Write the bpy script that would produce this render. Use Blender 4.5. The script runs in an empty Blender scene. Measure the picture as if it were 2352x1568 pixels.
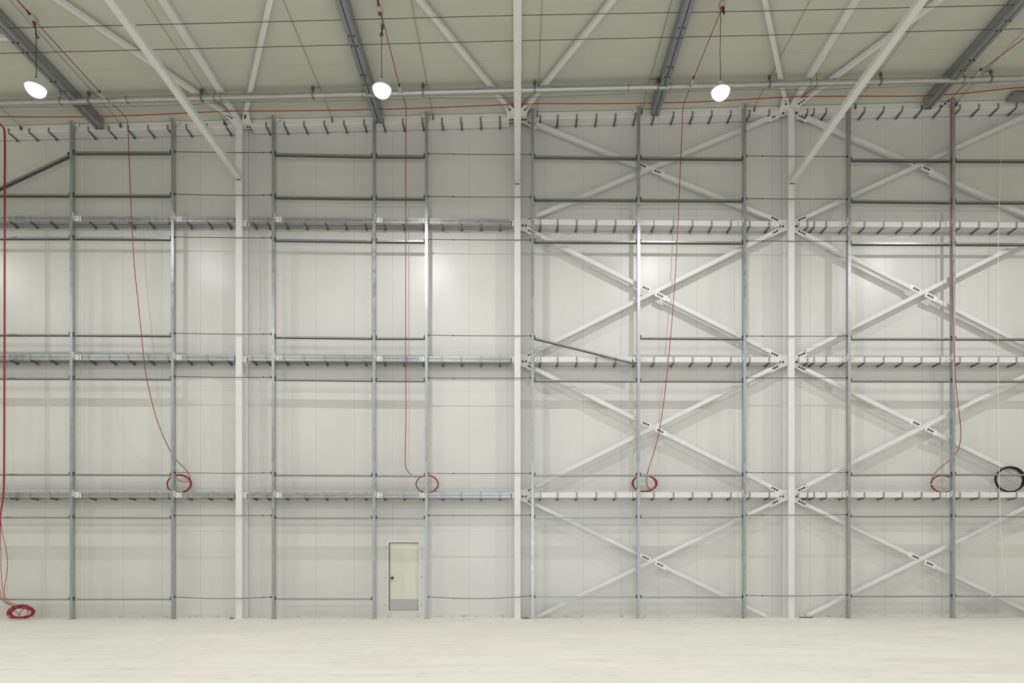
import bpy, math, random
from mathutils import Vector
random.seed(7)
SC = bpy.context.scene
COL = SC.collection

# ------------------------------------------------------------------ camera
F = 1500.0            # focal length in pixels of the 2352 x 1568 frame
CX, HY = 1209.0, 1290.0
YAW = 0.0141
D = F / 78.0          # distance from the camera to the wall, metres
EYE = 1.63
cam_d = bpy.data.cameras.new('camera')
cam = bpy.data.objects.new('camera', cam_d); COL.objects.link(cam)
cam.location = (0, -D, EYE)
cam.rotation_euler = (math.pi/2, 0, -YAW)
cam_d.sensor_fit = 'HORIZONTAL'; cam_d.sensor_width = 36.0
cam_d.lens = 36.0*F/2352.0
cam_d.shift_x = -(CX-1176.0)/2352.0
cam_d.shift_y = (HY-784.0)/2352.0
cam_d.clip_start = 0.1; cam_d.clip_end = 200
SC.camera = cam

# ------------------------------------------------------------------ world, view
world = bpy.data.worlds.new('world'); SC.world = world; world.use_nodes = True
bg = world.node_tree.nodes['Background']
bg.inputs[0].default_value = (0.5, 0.55, 0.6, 1); bg.inputs[1].default_value = 0.0
SC.view_settings.view_transform = 'Standard'; SC.view_settings.look = 'None'
SC.view_settings.gamma = 1.0; SC.view_settings.use_curve_mapping = False
SC.view_settings.exposure = -3.52
try:
    SC.cycles.use_denoising = True
    SC.cycles.max_bounces = 10; SC.cycles.diffuse_bounces = 6; SC.cycles.glossy_bounces = 4
    SC.cycles.caustics_reflective = False; SC.cycles.caustics_refractive = False
    SC.cycles.sample_clamp_indirect = 6.0
except Exception:
    pass
LAMP_POWER = 1120.0      # each hanging work lamp
LAMP_GLOW = 24.0
LAMP_SIDE = 60.0

# daylight through the open gate in the wall behind the viewpoint
GX0, GX1, GZ1 = -5.0, 7.0, 5.5
gate = bpy.data.lights.new('gate_daylight', 'AREA'); gate.shape = 'RECTANGLE'; gate.size = GX1-GX0; gate.size_y = GZ1
gate.energy = 10500.0; gate.color = (.86, .93, 1.0)
gate_o = bpy.data.objects.new('gate_daylight', gate); COL.objects.link(gate_o)
gate_o.location = ((GX0+GX1)/2, -30.4, GZ1/2); gate_o.rotation_euler = (math.pi/2, 0, 0)

def ray(px, py):
    a = (px-CX)/F; b = (HY-py)/F
    return Vector((a*math.cos(YAW)+math.sin(YAW), -a*math.sin(YAW)+math.cos(YAW), b))
def W(px, py, u):
    """point seen at a photo position that lies u metres in front of the wall"""
    d = ray(px, py); t = (D-u)/d.y
    return Vector((d.x*t, -u, EYE+d.z*t))
_a = W(0, 288, .36); _b = W(2352, 228, .36)
RS = (_b.z-_a.z)/(_b.x-_a.x); R0 = _a.z - RS*_a.x
def roof(x): return R0 + RS*x
def R(px, py, drop):
    """point seen at a photo position that lies 'drop' below the sloping ceiling"""
    d = ray(px, py); t = (R0-drop-EYE)/(d.z - RS*d.x)
    return Vector((d.x*t, -D+d.y*t, EYE+d.z*t))

# ------------------------------------------------------------------ materials
def new_mat(name):
    m = bpy.data.materials.new(name); m.use_nodes = True
    return m, m.node_tree, m.node_tree.nodes['Principled BSDF']
def N(nt, t, **kw):
    n = nt.nodes.new(t)
    for k, v in kw.items(): setattr(n, k, v)
    return n
def mix_rgb(nt, fac, a, b, blend='MIX'):
    n = N(nt, 'ShaderNodeMix', data_type='RGBA', blend_type=blend)
    if isinstance(fac, (int, float)): n.inputs[0].default_value = fac
    else: nt.links.new(fac, n.inputs[0])
    for s, v in ((6, a), (7, b)):
        if isinstance(v, tuple): n.inputs[s].default_value = v
        else: nt.links.new(v, n.inputs[s])
    return n.outputs[2]
def math_n(nt, op, a, b=None, c=None):
    n = N(nt, 'ShaderNodeMath', operation=op)
    for i, v in enumerate((a, b, c)):
        if v is None: continue
        if isinstance(v, (int, float)): n.inputs[i].default_value = v
        else: nt.links.new(v, n.inputs[i])
    return n.outputs[0]
def noise_col(nt, scale, c1, c2, detail=4, stretch=(1, 1, 1), lo=.35, hi=.65):
    tc = N(nt, 'ShaderNodeTexCoord'); mp = N(nt, 'ShaderNodeMapping')
    mp.inputs['Scale'].default_value = stretch
    nt.links.new(tc.outputs['Object'], mp.inputs[0])
    no = N(nt, 'ShaderNodeTexNoise'); no.inputs['Scale'].default_value = scale; no.inputs['Detail'].default_value = detail
    nt.links.new(mp.outputs[0], no.inputs['Vector'])
    mr = N(nt, 'ShaderNodeMapRange'); mr.inputs[1].default_value = lo; mr.inputs[2].default_value = hi
    nt.links.new(no.outputs[0], mr.inputs[0])
    return mix_rgb(nt, mr.outputs[0], c1, c2), mr.outputs[0]
def simple(name, col, rough=.5, metal=0.0, var=.06, scale=3.0, emis=None, spec=.5):
    m, nt, b = new_mat(name)
    c1 = tuple(max(0, c*(1-var)) for c in col)+(1,); c2 = tuple(min(1, c*(1+var)) for c in col)+(1,)
    out, _ = noise_col(nt, scale, c1, c2)
    nt.links.new(out, b.inputs['Base Color'])
    b.inputs['Roughness'].default_value = rough; b.inputs['Metallic'].default_value = metal
    b.inputs['Specular IOR Level'].default_value = spec
    if emis:
        b.inputs['Emission Color'].default_value = emis[0]+(1,); b.inputs['Emission Strength'].default_value = emis[1]
    return m
WHITE = simple('white painted steel', (.775, .772, .765), .42, var=.02)
PLATE = simple('white bracket plate', (.86, .855, .845), .45, var=.02)
BOLT = simple('dark bolt', (.035, .032, .022), .5)
CLIPM = simple('dull zinc strap', (.27, .27, .25), .5, .35, var=.12, scale=30)
CLIPG = simple('zinc strap', (.34, .35, .34), .45, .45, var=.12, scale=30)
CLIPD = simple('dark clip bolt and strap shade', (.14, .138, .12), .5, .3)
def galv(name, base, rough, metal):
    m, nt, b = new_mat(name)
    out, f = noise_col(nt, 9, tuple(c*.93 for c in base)+(1,), tuple(c*1.06 for c in base)+(1,), stretch=(1, 1, 1))
    nt.links.new(out, b.inputs['Base Color'])
    mr = N(nt, 'ShaderNodeMapRange'); mr.inputs[3].default_value = rough-.06; mr.inputs[4].default_value = rough+.08
    nt.links.new(f, mr.inputs[0]); nt.links.new(mr.outputs[0], b.inputs['Roughness'])
    b.inputs['Metallic'].default_value = metal
    return m
GALV = galv('galvanised steel', (.42, .445, .465), .34, .8)
GALVR = galv('galvanised rail steel', (.34, .36, .36), .36, .8)
GALVP = galv('galvanised purlin steel', (.33, .35, .37), .42, .7)
PIPE = galv('zinc pipe steel', (.46, .47, .47), .36, .7)
ROD = simple('dark steel rod', (.07, .07, .055), .5, .4)
RED = simple('red cable sheath', (.36, .022, .03), .45)
DRED = simple('dark red cable sheath', (.26, .028, .026), .5)
BLACK = simple('black cable sheath', (.012, .012, .012), .45)
BOXM = simple('pale grey plastic', (.46, .45, .40), .5)
SOCK = simple('red socket plastic', (.35, .05, .035), .5)
BRASS = simple('brown brass fitting', (.16, .12, .07), .45, .5)
CORD = simple('white cord', (.85, .84, .80), .7)
WIREM = simple('fine steel wire', (.12, .12, .10), .5, .3)
HOUS = simple('lamp housing paint', (.55, .55, .53), .5)
GLOW = simple('glowing lamp cover', (.9, .9, .9), .5, emis=((1.0, .985, .95), LAMP_GLOW))
DOORM = simple('cream door paint', (.74, .735, .66), .42, var=.01)
FRAMEM = simple('white door frame paint', (.80, .795, .75), .42, var=.01)
KICK = simple('grey kick plate', (.47, .46, .47), .5, var=.02)
TEAL = simple('dark teal knob', (.01, .09, .09), .3)
GAP = simple('black joint filler', (.02, .022, .018), .8)
REVEAL_SHADE = simple('painted door reveal shade', (.10, .095, .07), .8)  # dark colour for the shadow lines inside the door reveal

def panel_mat(name, base, axis, period, offset, width, rough, smudge=False, ribs=.05):
    m, nt, b = new_mat(name)
    tc = N(nt, 'ShaderNodeTexCoord'); sp = N(nt, 'ShaderNodeSeparateXYZ')
    nt.links.new(tc.outputs['Object'], sp.inputs[0])
    co = sp.outputs[axis]
    t = math_n(nt, 'SUBTRACT', co, offset)
    t = math_n(nt, 'DIVIDE', t, period)
    t = math_n(nt, 'FRACT', t)
    t = math_n(nt, 'SUBTRACT', t, .5); t = math_n(nt, 'ABSOLUTE', t)      # .5 at the joint
    seam = math_n(nt, 'GREATER_THAN', t, .5-width/period/2)
    out, f = noise_col(nt, .7, tuple(c*.965 for c in base)+(1,), tuple(min(1, c*1.02) for c in base)+(1,), detail=5)
    out = mix_rgb(nt, math_n(nt, 'MULTIPLY', seam, .34), out, tuple(c*.35 for c in base)+(1,))
    if smudge:
        p = W(2255, 1392, 0)
        dx = math_n(nt, 'DIVIDE', math_n(nt, 'SUBTRACT', sp.outputs[0], p.x), 1.0)
        dz = math_n(nt, 'DIVIDE', math_n(nt, 'SUBTRACT', sp.outputs[2], p.z), .28)
        r = math_n(nt, 'ADD', math_n(nt, 'MULTIPLY', dx, dx), math_n(nt, 'MULTIPLY', dz, dz))
        g = N(nt, 'ShaderNodeMapRange'); g.inputs[1].default_value = 1; g.inputs[2].default_value = 0
        nt.links.new(r, g.inputs[0])
        no = N(nt, 'ShaderNodeTexNoise'); no.inputs['Scale'].default_value = 4; no.inputs['Detail'].default_value = 6
        nt.links.new(tc.outputs['Object'], no.inputs['Vector'])
        k = math_n(nt, 'MULTIPLY', math_n(nt, 'MULTIPLY', g.outputs[0], no.outputs[0]), .75)
        out = mix_rgb(nt, k, out, (.30, .31, .33, 1))
        # dust along the foot of the wall
        h = N(nt, 'ShaderNodeMapRange'); h.inputs[1].default_value = .09; h.inputs[2].default_value = 0
        nt.links.new(sp.outputs[2], h.inputs[0])
        no2 = N(nt, 'ShaderNodeTexNoise'); no2.inputs['Scale'].default_value = 6; no2.inputs['Detail'].default_value = 6
        nt.links.new(tc.outputs['Object'], no2.inputs['Vector'])
        q = N(nt, 'ShaderNodeMapRange'); q.inputs[1].default_value = .52; q.inputs[2].default_value = .66
        nt.links.new(no2.outputs[0], q.inputs[0])
        out = mix_rgb(nt, math_n(nt, 'MULTIPLY', math_n(nt, 'MULTIPLY', h.outputs[0], q.outputs[0]), .7), out, (.22, .21, .18, 1))
    nt.links.new(out, b.inputs['Base Color'])
    b.inputs['Roughness'].default_value = rough
    b.inputs['Specular IOR Level'].default_value = .5
    rb = math_n(nt, 'SINE', math_n(nt, 'MULTIPLY', co, 2*math.pi/ribs))
    rb = math_n(nt, 'MULTIPLY', rb, .00026)
    rb = math_n(nt, 'SUBTRACT', rb, math_n(nt, 'MULTIPLY', seam, .002))
    bp = N(nt, 'ShaderNodeBump'); bp.inputs['Strength'].default_value = .5; bp.inputs['Distance'].default_value = 1.0
    nt.links.new(rb, bp.inputs['Height']); nt.links.new(bp.outputs[0], b.inputs['Normal'])
    return m
SEAM_P = (W(372.5, 700, 0).x-W(105.5, 700, 0).x)/3
WALLM = panel_mat('cream sandwich wall panels', (.69, .693, .672), 0, SEAM_P, W(194, 700, 0).x, .012, .33, True)
ROOFM = panel_mat('cream roof panels', (.595, .60, .525), 1, 2.28, R(1180, 137, 0).y, .012, .5, False, .08)
SIDEM = panel_mat('cream side wall panels', (.72, .715, .65), 1, 1.144, 0, .012, .4)
def floor_mat():
    m, nt, b = new_mat('pale dusty concrete')
    o1, _ = noise_col(nt, .5, (.80, .79, .735, 1), (.87, .86, .81, 1), 8, (1, 1, 1), .3, .7)
    o2, _ = noise_col(nt, 1.0, (.86, .85, .83, 1), (1, 1, 1, 1), 8, (.35, 3.0, 1), .28, .48)
    out = mix_rgb(nt, .6, o1, o2, 'MULTIPLY')
    o3, _ = noise_col(nt, 2.6, (.80, .80, .79, 1), (1, 1, 1, 1), 12, (1, 1.6, 1), .33, .44)
    out = mix_rgb(nt, .45, out, o3, 'MULTIPLY')
    o4, _ = noise_col(nt, .35, (1, .975, .965, 1), (.985, 1, .985, 1), 3, (1, 1, 1), .4, .6)
    out = mix_rgb(nt, 1.0, out, o4, 'MULTIPLY')
    tc = N(nt, 'ShaderNodeTexCoord'); vo = N(nt, 'ShaderNodeTexVoronoi'); vo.inputs['Scale'].default_value = 1.4
    nt.links.new(tc.outputs['Object'], vo.inputs['Vector'])
    k = math_n(nt, 'LESS_THAN', vo.outputs['Distance'], .018)
    sp = N(nt, 'ShaderNodeSeparateColor'); nt.links.new(vo.outputs['Color'], sp.inputs[0])
    k = math_n(nt, 'MULTIPLY', k, math_n(nt, 'GREATER_THAN', sp.outputs[0], .6))
    out = mix_rgb(nt, math_n(nt, 'MULTIPLY', k, .6), out, (.2, .19, .16, 1))
    nt.links.new(out, b.inputs['Base Color'])
    b.inputs['Roughness'].default_value = .55; b.inputs['Specular IOR Level'].default_value = .35
    return m
FLOORM = floor_mat()

# ------------------------------------------------------------------ mesh building
class MB:
    def __init__(s): s.v = []; s.f = []
    def add(s, vs, fs):
        o = len(s.v); s.v += [Vector(v) for v in vs]; s.f += [[i+o for i in f] for f in fs]; return s
    def box(s, x0, x1, y0, y1, z0, z1):
        if x0 > x1: x0, x1 = x1, x0
        if y0 > y1: y0, y1 = y1, y0
        return s.add([(x0,y0,z0),(x1,y0,z0),(x1,y1,z0),(x0,y1,z0),(x0,y0,z1),(x1,y0,z1),(x1,y1,z1),(x0,y1,z1)],
                     [(0,3,2,1),(4,5,6,7),(0,1,5,4),(1,2,6,5),(2,3,7,6),(3,0,4,7)])
    def ext(s, prof, p0, p1, up=(0,0,1)):
        """extrude a closed profile [(side, up)] from p0 to p1"""
        p0 = Vector(p0); p1 = Vector(p1); d = (p1-p0).normalized(); up = Vector(up)
        side = d.cross(up).normalized(); uu = side.cross(d).normalized(); n = len(prof)
        vs = [p0+side*a+uu*b for a, b in prof]+[p1+side*a+uu*b for a, b in prof]
        fs = [(i, (i+1) % n, n+(i+1) % n, n+i) for i in range(n)]
        fs += [tuple(range(n))[::-1], tuple(range(n, 2*n))]
        return s.add(vs, fs)
    def cyl(s, p0, p1, r, n=8):
        return s.ext([(r*math.cos(2*math.pi*i/n), r*math.sin(2*math.pi*i/n)) for i in range(n)], p0, p1,
                     (0,0,1) if abs((Vector(p1)-Vector(p0)).normalized().z) < .9 else (0,1,0))
    def tube(s, pts, r, n=6, closed=False):
        pts = [Vector(p) for p in pts]; m = len(pts); rings = []
        nrm = None
        for i, p in enumerate(pts):
            if closed: t = pts[(i+1) % m]-pts[i-1]
            else: t = pts[min(i+1, m-1)]-pts[max(i-1, 0)]
            if t.length < 1e-9: t = Vector((0,0,1))
            t.normalize()
            if nrm is None:
                nrm = t.cross(Vector((0,0,1)))
                if nrm.length < .1: nrm = t.cross(Vector((0,1,0)))
            nrm = (nrm - t*nrm.dot(t)); nrm.normalize(); bn = t.cross(nrm)
            rr = r[i] if isinstance(r, list) else r
            rings.append([p+nrm*rr*math.cos(2*math.pi*k/n)+bn*rr*math.sin(2*math.pi*k/n) for k in range(n)])
        vs = [v for q in rings for v in q]; fs = []
        for i in range(m if closed else m-1):
            a = i*n; b = ((i+1) % m)*n
            fs += [(a+k, a+(k+1) % n, b+(k+1) % n, b+k) for k in range(n)]
        if not closed: fs += [tuple(range(n))[::-1], tuple(range((m-1)*n, m*n))]
        return s.add(vs, fs)
    def lathe(s, c, prof, n=24):
        """profile [(radius, z)] about a vertical axis through c"""
        c = Vector(c); vs = []; fs = []; m = len(prof)
        for r, z in prof:
            for k in range(n):
                a = 2*math.pi*k/n; vs.append(c+Vector((r*math.cos(a), r*math.sin(a), z)))
        for i in range(m-1):
            for k in range(n): fs.append((i*n+k, i*n+(k+1) % n, (i+1)*n+(k+1) % n, (i+1)*n+k))
        fs.append(tuple(range(n))[::-1]); fs.append(tuple(range((m-1)*n, m*n)))
        return s.add(vs, fs)
    def build(s, name, mat, parent=None, origin=None, smooth=False):
        import bmesh
        if parent is not None: org = wloc(parent)
        elif origin is not None: org = Vector(origin)
        else:
            xs = [v.x for v in s.v]; ys = [v.y for v in s.v]; zs = [v.z for v in s.v]
            org = Vector(((min(xs)+max(xs))/2, (min(ys)+max(ys))/2, min(zs)))
        me = bpy.data.meshes.new(name)
        me.from_pydata([v-org for v in s.v], [], s.f)
        bm = bmesh.new(); bm.from_mesh(me); bmesh.ops.recalc_face_normals(bm, faces=bm.faces); bm.to_mesh(me); bm.free()
        if smooth:
            for p in me.polygons: p.use_smooth = True
        me.materials.append(mat)
        o = bpy.data.objects.new(name, me); COL.objects.link(o)
        if parent is not None: o.parent = parent
        else: o.location = org
        return o
def wloc(o):
    v = Vector(o.location)
    while o.parent is not None: o = o.parent; v += Vector(o.location)
    return v
def thing(name, loc, label, cat, group=None):
    o = bpy.data.objects.new(name, None); COL.objects.link(o); o.location = loc; o.empty_display_size = .1
    return tag(o, label, cat, group)
def tag(o, label, cat, group=None):
    o['label'] = label; o['category'] = cat
    if group: o['group'] = group
    return o
def struct(o): o['kind'] = 'structure'; return o
BM = {}
def bolt(parent, p, r=.02, h=.02, axis='y'):
    """hex bolt head at p facing the camera (axis y) or downward (axis z) or sideways (axis x)"""
    k = (round(r, 4), h, axis)
    if k not in BM:
        me = bpy.data.meshes.new('bolt'); mb = MB()
        e = {'y': Vector((0,-h,0)), 'z': Vector((0,0,-h)), 'x': Vector((h,0,0))}[axis]
        mb.cyl((0,0,0), e, r, 6); mb.cyl(e, e*1.5, r*.55, 6)
        me.from_pydata([tuple(v) for v in mb.v], [], mb.f); me.materials.append(BOLT); BM[k] = me
    o = bpy.data.objects.new('bolt', BM[k]); COL.objects.link(o); o.parent = parent; o.location = Vector(p)-wloc(parent)
    return o

ORD = ['topmost', 'second', 'third', 'fourth', 'fifth', 'sixth', 'seventh', 'eighth']
NTH = ['first', 'second', 'third', 'fourth', 'fifth', 'sixth', 'seventh', 'eighth', 'ninth', 'tenth']
XL, XR, YB = -24.0, 24.0, -30.0

# ------------------------------------------------------------------ room shell
struct(MB().box(XL, XR, YB, 0.3, -.2, 0).build('floor', FLOORM, origin=(0, 0, 0)))
mb = MB()
vs = []
for z in (0, .25):
    for x, y in ((XL, YB), (XR, YB), (XR, .3), (XL, .3)): vs.append((x, y, roof(x)+z))
mb.add(vs, [(0,3,2,1),(4,5,6,7),(0,1,5,4),(1,2,6,5),(2,3,7,6),(3,0,4,7)])
struct(mb.build('ceiling', ROOFM, origin=(0, 0, 0)))
DX0, DX1 = W(893, 1300, 0).x, W(962.3, 1300, 0).x
DZ0, DZ1 = W(900, 1402, 0).z, W(900, 1245.5, 0).z
mb = MB(); H = 17.5
def wall_top(m, x0, x1, z0):
    m.add([(x0,0,z0),(x1,0,z0),(x1,.15,z0),(x0,.15,z0),(x0,0,roof(x0)),(x1,0,roof(x1)),(x1,.15,roof(x1)),(x0,.15,roof(x0))],
          [(0,3,2,1),(4,5,6,7),(0,1,5,4),(1,2,6,5),(2,3,7,6),(3,0,4,7)])
wall_top(mb, XL, DX0, 0); wall_top(mb, DX1, XR, 0); wall_top(mb, DX0, DX1, DZ1)
mb.box(DX0, DX1, 0, .15, 0, DZ0)
struct(mb.build('wall_back', WALLM, origin=(0, 0, 0)))
struct(MB().box(XL-.15, XL, YB, .15, 0, roof(XL)).build('wall_left', SIDEM, origin=(0, 0, 0)))
struct(MB().box(XR, XR+.15, YB, .15, 0, roof(XR)).build('wall_right', SIDEM, origin=(0, 0, 0)))
mb = MB()
for x0, x1, z0 in ((XL, GX0, 0), (GX1, XR, 0), (GX0, GX1, GZ1)):
    mb.add([(x0,YB,z0),(x1,YB,z0),(x1,YB-.15,z0),(x0,YB-.15,z0),(x0,YB,roof(x0)),(x1,YB,roof(x1)),(x1,YB-.15,roof(x1)),(x0,YB-.15,roof(x0))],
           [(0,3,2,1),(4,5,6,7),(0,1,5,4),(1,2,6,5),(2,3,7,6),(3,0,4,7)])
struct(mb.build('wall_front', SIDEM, origin=(0, 0, 0)))

# door: a low white service door let into the wall panel
dr = bpy.data.objects.new('door_1', None); COL.objects.link(dr); dr.location = ((DX0+DX1)/2, 0, DZ0); struct(dr)
m = MB(); w = .045
m.box(DX0-w, DX0, -.012, .02, DZ0-w, DZ1+w); m.box(DX1, DX1+w, -.012, .02, DZ0-w, DZ1+w)
m.box(DX0, DX1, -.012, .02, DZ1, DZ1+w); m.box(DX0, DX1, -.012, .02, DZ0-w, DZ0)
m.build('door_frame', FRAMEM, dr)
m = MB(); m.box(DX0, DX0+.024, .0, .08, DZ0, DZ1); m.box(DX0+.024, DX1, .0, .08, DZ1-.018, DZ1); m.box(DX0+.024, DX1, .0, .08, DZ0, DZ0+.012)  # dark strips paint in the shadow of the reveal round the leaf
m.build('reveal_shade', REVEAL_SHADE, dr)
leaf = MB().box(DX0+.024, DX1, .03, .09, DZ0+.012, DZ1-.018).build('door_leaf', DOORM, dr)
kz0, kz1 = W(900, 1399, 0).z, W(900, 1375.6, 0).z
MB().box(W(897, 1380, 0).x, W(960.5, 1380, 0).x, .026, .03, kz0, kz1).build('kick_plate', KICK, leaf)
kp = W(901, 1326.6, 0)
m = MB(); m.cyl((kp.x, .03, kp.z), (kp.x, 0, kp.z), .022, 14); m.cyl((kp.x, 0, kp.z), (kp.x, -.035, kp.z), .043, 14)
m.build('door_knob', TEAL, leaf, smooth=True)
for px, py in ((886, 1258.5), (886, 1326.5), (886, 1389.5), (967.5, 1258.5), (968.5, 1324), (968, 1389.5)):
    p = W(px, py, 0); m = MB(); m.cyl((p.x, 0, p.z), (p.x, -.012, p.z), .02, 10); m.build('fixing_cap', BOXM, dr)

# ------------------------------------------------------------------ white steel columns
COLPX = [548.5, 1188.5, 1818.0]
COLX = [W(COLPX[0], 900, .45).x, W(COLPX[1], 900, .45).x, W(COLPX[2], 900, .45).x]
CNAME = ['left', 'middle', 'right']
COL_D0, COL_D1 = .02, .45
cols = []
IW, IT = .09, .016
def i_profile(hw, depth, tf=.016, tw=.010):
    h = depth/2
    return [(-hw,-h),(hw,-h),(hw,-h+tf),(tw/2,-h+tf),(tw/2,h-tf),(hw,h-tf),(hw,h),(-hw,h),(-hw,h-tf),(-tw/2,h-tf),(-tw/2,-h+tf),(-hw,-h+tf)]
for i, x in enumerate(COLX):
    c = thing('steel_column', (x, -.235, 0), 'white I-section steel column, %s of three, standing against the wall' % ['leftmost', 'middle', 'rightmost'][i],
              'column', 'white steel columns')
    cols.append(c)
    m = MB(); m.ext(i_profile(IW, COL_D1-COL_D0), (x, -.235, 0), (x, -.235, roof(x)-.02), (0, 1, 0))
    m.build('column_shaft', WHITE, c)
    MB().box(x-.13, x+.13, -.50, -.01, 0, .015).build('base_plate', WHITE, c)
PX = 1/78.0
UB = .20                      # braces lie this far in front of the wall
def nodez(ci, py): return W({0: 558, 1: 1189, 2: 1811}[ci], py, UB).z
def gusset(ci, zc, side, up=True, low=True, bolts_mid=True):
    x = COLX[ci]; c = cols[ci]
    P = []
    if up: P += [(1, 14), (16, 14), (40, 24.5), (46, 17), (40, 12), (29, 9), (27, 8)]
    else: P += [(1, 10), (20, 9), (27, 8)]
    if low: P += [(27, -5), (30, -9), (40, -14), (47, -20), (42, -28), (16, -15), (1, -10)]
    else: P += [(27, -5), (20, -8), (1, -9)]
    m = MB(); vs = [(x+side*a*PX, -UB-.008, zc+b*PX) for a, b in P]+[(x+side*a*PX, -UB+.008, zc+b*PX) for a, b in P]
    n = len(P); m.add(vs, [tuple(range(n)), tuple(range(n, 2*n))]+[(i, (i+1) % n, n+(i+1) % n, n+i) for i in range(n)])
    g = m.build('gusset_plate', PLATE, c)
    pts = []
    if up: pts += [(25.5, 12.8), (31, 15.3), (36.5, 17.9)]
    if low: pts += [(25.5, -13), (31, -15.7), (36.5, -18.4)]
    if bolts_mid: pts += [(12, -2), (19, -2)]
    for a, b in pts: bolt(g, (x+side*a*PX, -UB-.008, zc+b*PX), .029, .022)
NY = {1: [None, 516.5, 828.0, 1138.0], 2: [None, 518.5, 829.5, 1138.0]}
for lv in (1, 2, 3):
    gusset(1, nodez(1, NY[1][lv]), 1); gusset(2, nodez(2, NY[2][lv]), -1); gusset(2, nodez(2, NY[2][lv]), 1)
# end plates carrying the eave beams and the roof bracing
def roofpt(px, py, drop=.14): return R(px, py, drop)
gusset(1, nodez(1, 269), 1, up=False); gusset(2, nodez(2, 253), -1, up=False); gusset(2, nodez(2, 253), 1, up=False)
def tab(ci, side, py, px_to):
    x = COLX[ci]; z = W(COLPX[ci], py, .3).z
    x1 = x+side*.10; x2 = W(px_to, py, .30).x
    g = MB().box(x+side*.005, x2, -.308, -.296, z-.07, z+.09).build('beam_tab', PLATE, cols[ci])
    for dz in (.03, -.045): bolt(g, (x2-side*.035, -.308, z+dz), .02, .02)
for py, a in ((514, 0), (826, 0), (1138, 0)):
    tab(0, 1, py, 572); tab(0, -1, py, 537); tab(1, -1, py, 1172)

# roof gussets (flat plates under the roof at the column heads)
def flat_plate(ci, pts, drop, name='roof_gusset'):
    P = [R(a, b, drop) for a, b in pts]; n = len(P); m = MB()
    m.add([tuple(p) for p in P]+[tuple(p+Vector((0, 0, .014))) for p in P],
          [tuple(range(n)), tuple(range(n, 2*n))]+[(i, (i+1) % n, n+(i+1) % n, n+i) for i in range(n)])
    return m.build(name, PLATE, cols[ci])
DR = .16
g = flat_plate(0, [(511, 258), (520, 258.5), (545, 274), (546, 296), (534, 286), (528, 278)], DR)
for p in ((520.5, 262.5), (526, 266), (532, 270), (539, 291)): bolt(g, R(p[0], p[1], DR), .03, .02, 'z')
g = flat_plate(0, [(561, 258), (571.5, 257), (575, 276), (582, 295), (557, 296), (556, 274)], DR)
for p in ((564, 262), (563.3, 266), (562.5, 270), (569, 290.5), (575.5, 290.5)): bolt(g, R(p[0], p[1], DR), .03, .02, 'z')
g = flat_plate(1, [(1157, 240), (1170, 240), (1182, 252), (1182, 280), (1166, 280), (1164, 262)], DR)
for p in ((1164.5, 243), (1167.8, 247), (1171, 251), (1170.5, 274.5), (1176.8, 274.5)): bolt(g, R(p[0], p[1], DR), .03, .02, 'z')
g = flat_plate(1, [(1207, 240), (1219.5, 240), (1211, 260), (1210, 280), (1196, 279), (1196, 251)], DR)
for p in ((1212.5, 243), (1209.3, 247), (1206, 251), (1200, 274), (1206.5, 274)): bolt(g, R(p[0], p[1], DR), .03, .02, 'z')
g = flat_plate(2, [(1797, 225), (1809.5, 224), (1813, 237), (1813, 264), (1790, 263), (1791, 250)], DR)
for p in ((1804, 229), (1804.8, 233.5), (1805.5, 238.5), (1792.5, 259), (1799, 259)): bolt(g, R(p[0], p[1], DR), .03, .02, 'z')
g = flat_plate(2, [(1841, 226), (1856, 226), (1836, 247), (1830, 264), (1826, 262), (1826, 244)], DR)
for p in ((1846.5, 229), (1841, 233), (1835.5, 237.5), (1828.8, 258)): bolt(g, R(p[0], p[1], DR), .03, .02, 'z')

# ------------------------------------------------------------------ horizontal struts towards the hall, and rafters
SZ0 = W(548, 409, .47).z
for i, x in enumerate(COLX):
    py = [409, 419, 418][i]; z = W(COLPX[i], py, .47).z
    xc = x - [.02, 0, -.02][i]
    s = thing('roof_strut', (xc, -.47, z), 'white box-section strut running from the %s column towards the viewer' % CNAME[i], 'beam', 'white struts from the columns')
    m = MB(); r = .012; hw = .085; h = .15
    m.ext([(-hw+r, 0), (hw-r, 0), (hw, r), (hw, h-r), (hw-r, h), (-hw+r, h), (-hw, h-r), (-hw, r)], (xc, -.47, z), (xc, YB+.05, z))
    m.build('strut_tube', WHITE, s)
    p = MB().box(x-.07, x+.07, -.47, -.452, z-.14, z+.02).build('end_plate', WHITE, s)
    bolt(p, (x-.03, -.47, z-.05), .022, .02); bolt(p, (x+.035, -.47, z-.05), .022, .02)
    hb = .135; zr = roof(x)
    rf = MB(); hw = .09
    rf.add([(x-hw,-.47,zr-hb),(x+hw,-.47,zr-hb),(x+hw,-.47,zr-.01),(x-hw,-.47,zr-.01),(x-hw,YB+.02,zr-hb),(x+hw,YB+.02,zr-hb),(x+hw,YB+.02,zr-.01),(x-hw,YB+.02,zr-.01)],
           [(0,1,2,3),(4,7,6,5),(0,4,5,1),(1,5,6,2),(2,6,7,3),(3,7,4,0)])
    tag(rf.build('roof_rafter', WHITE), 'white rafter under the roof panels, directly above the strut of the %s column' % CNAME[i], 'beam', 'white rafters under the roof')

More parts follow.
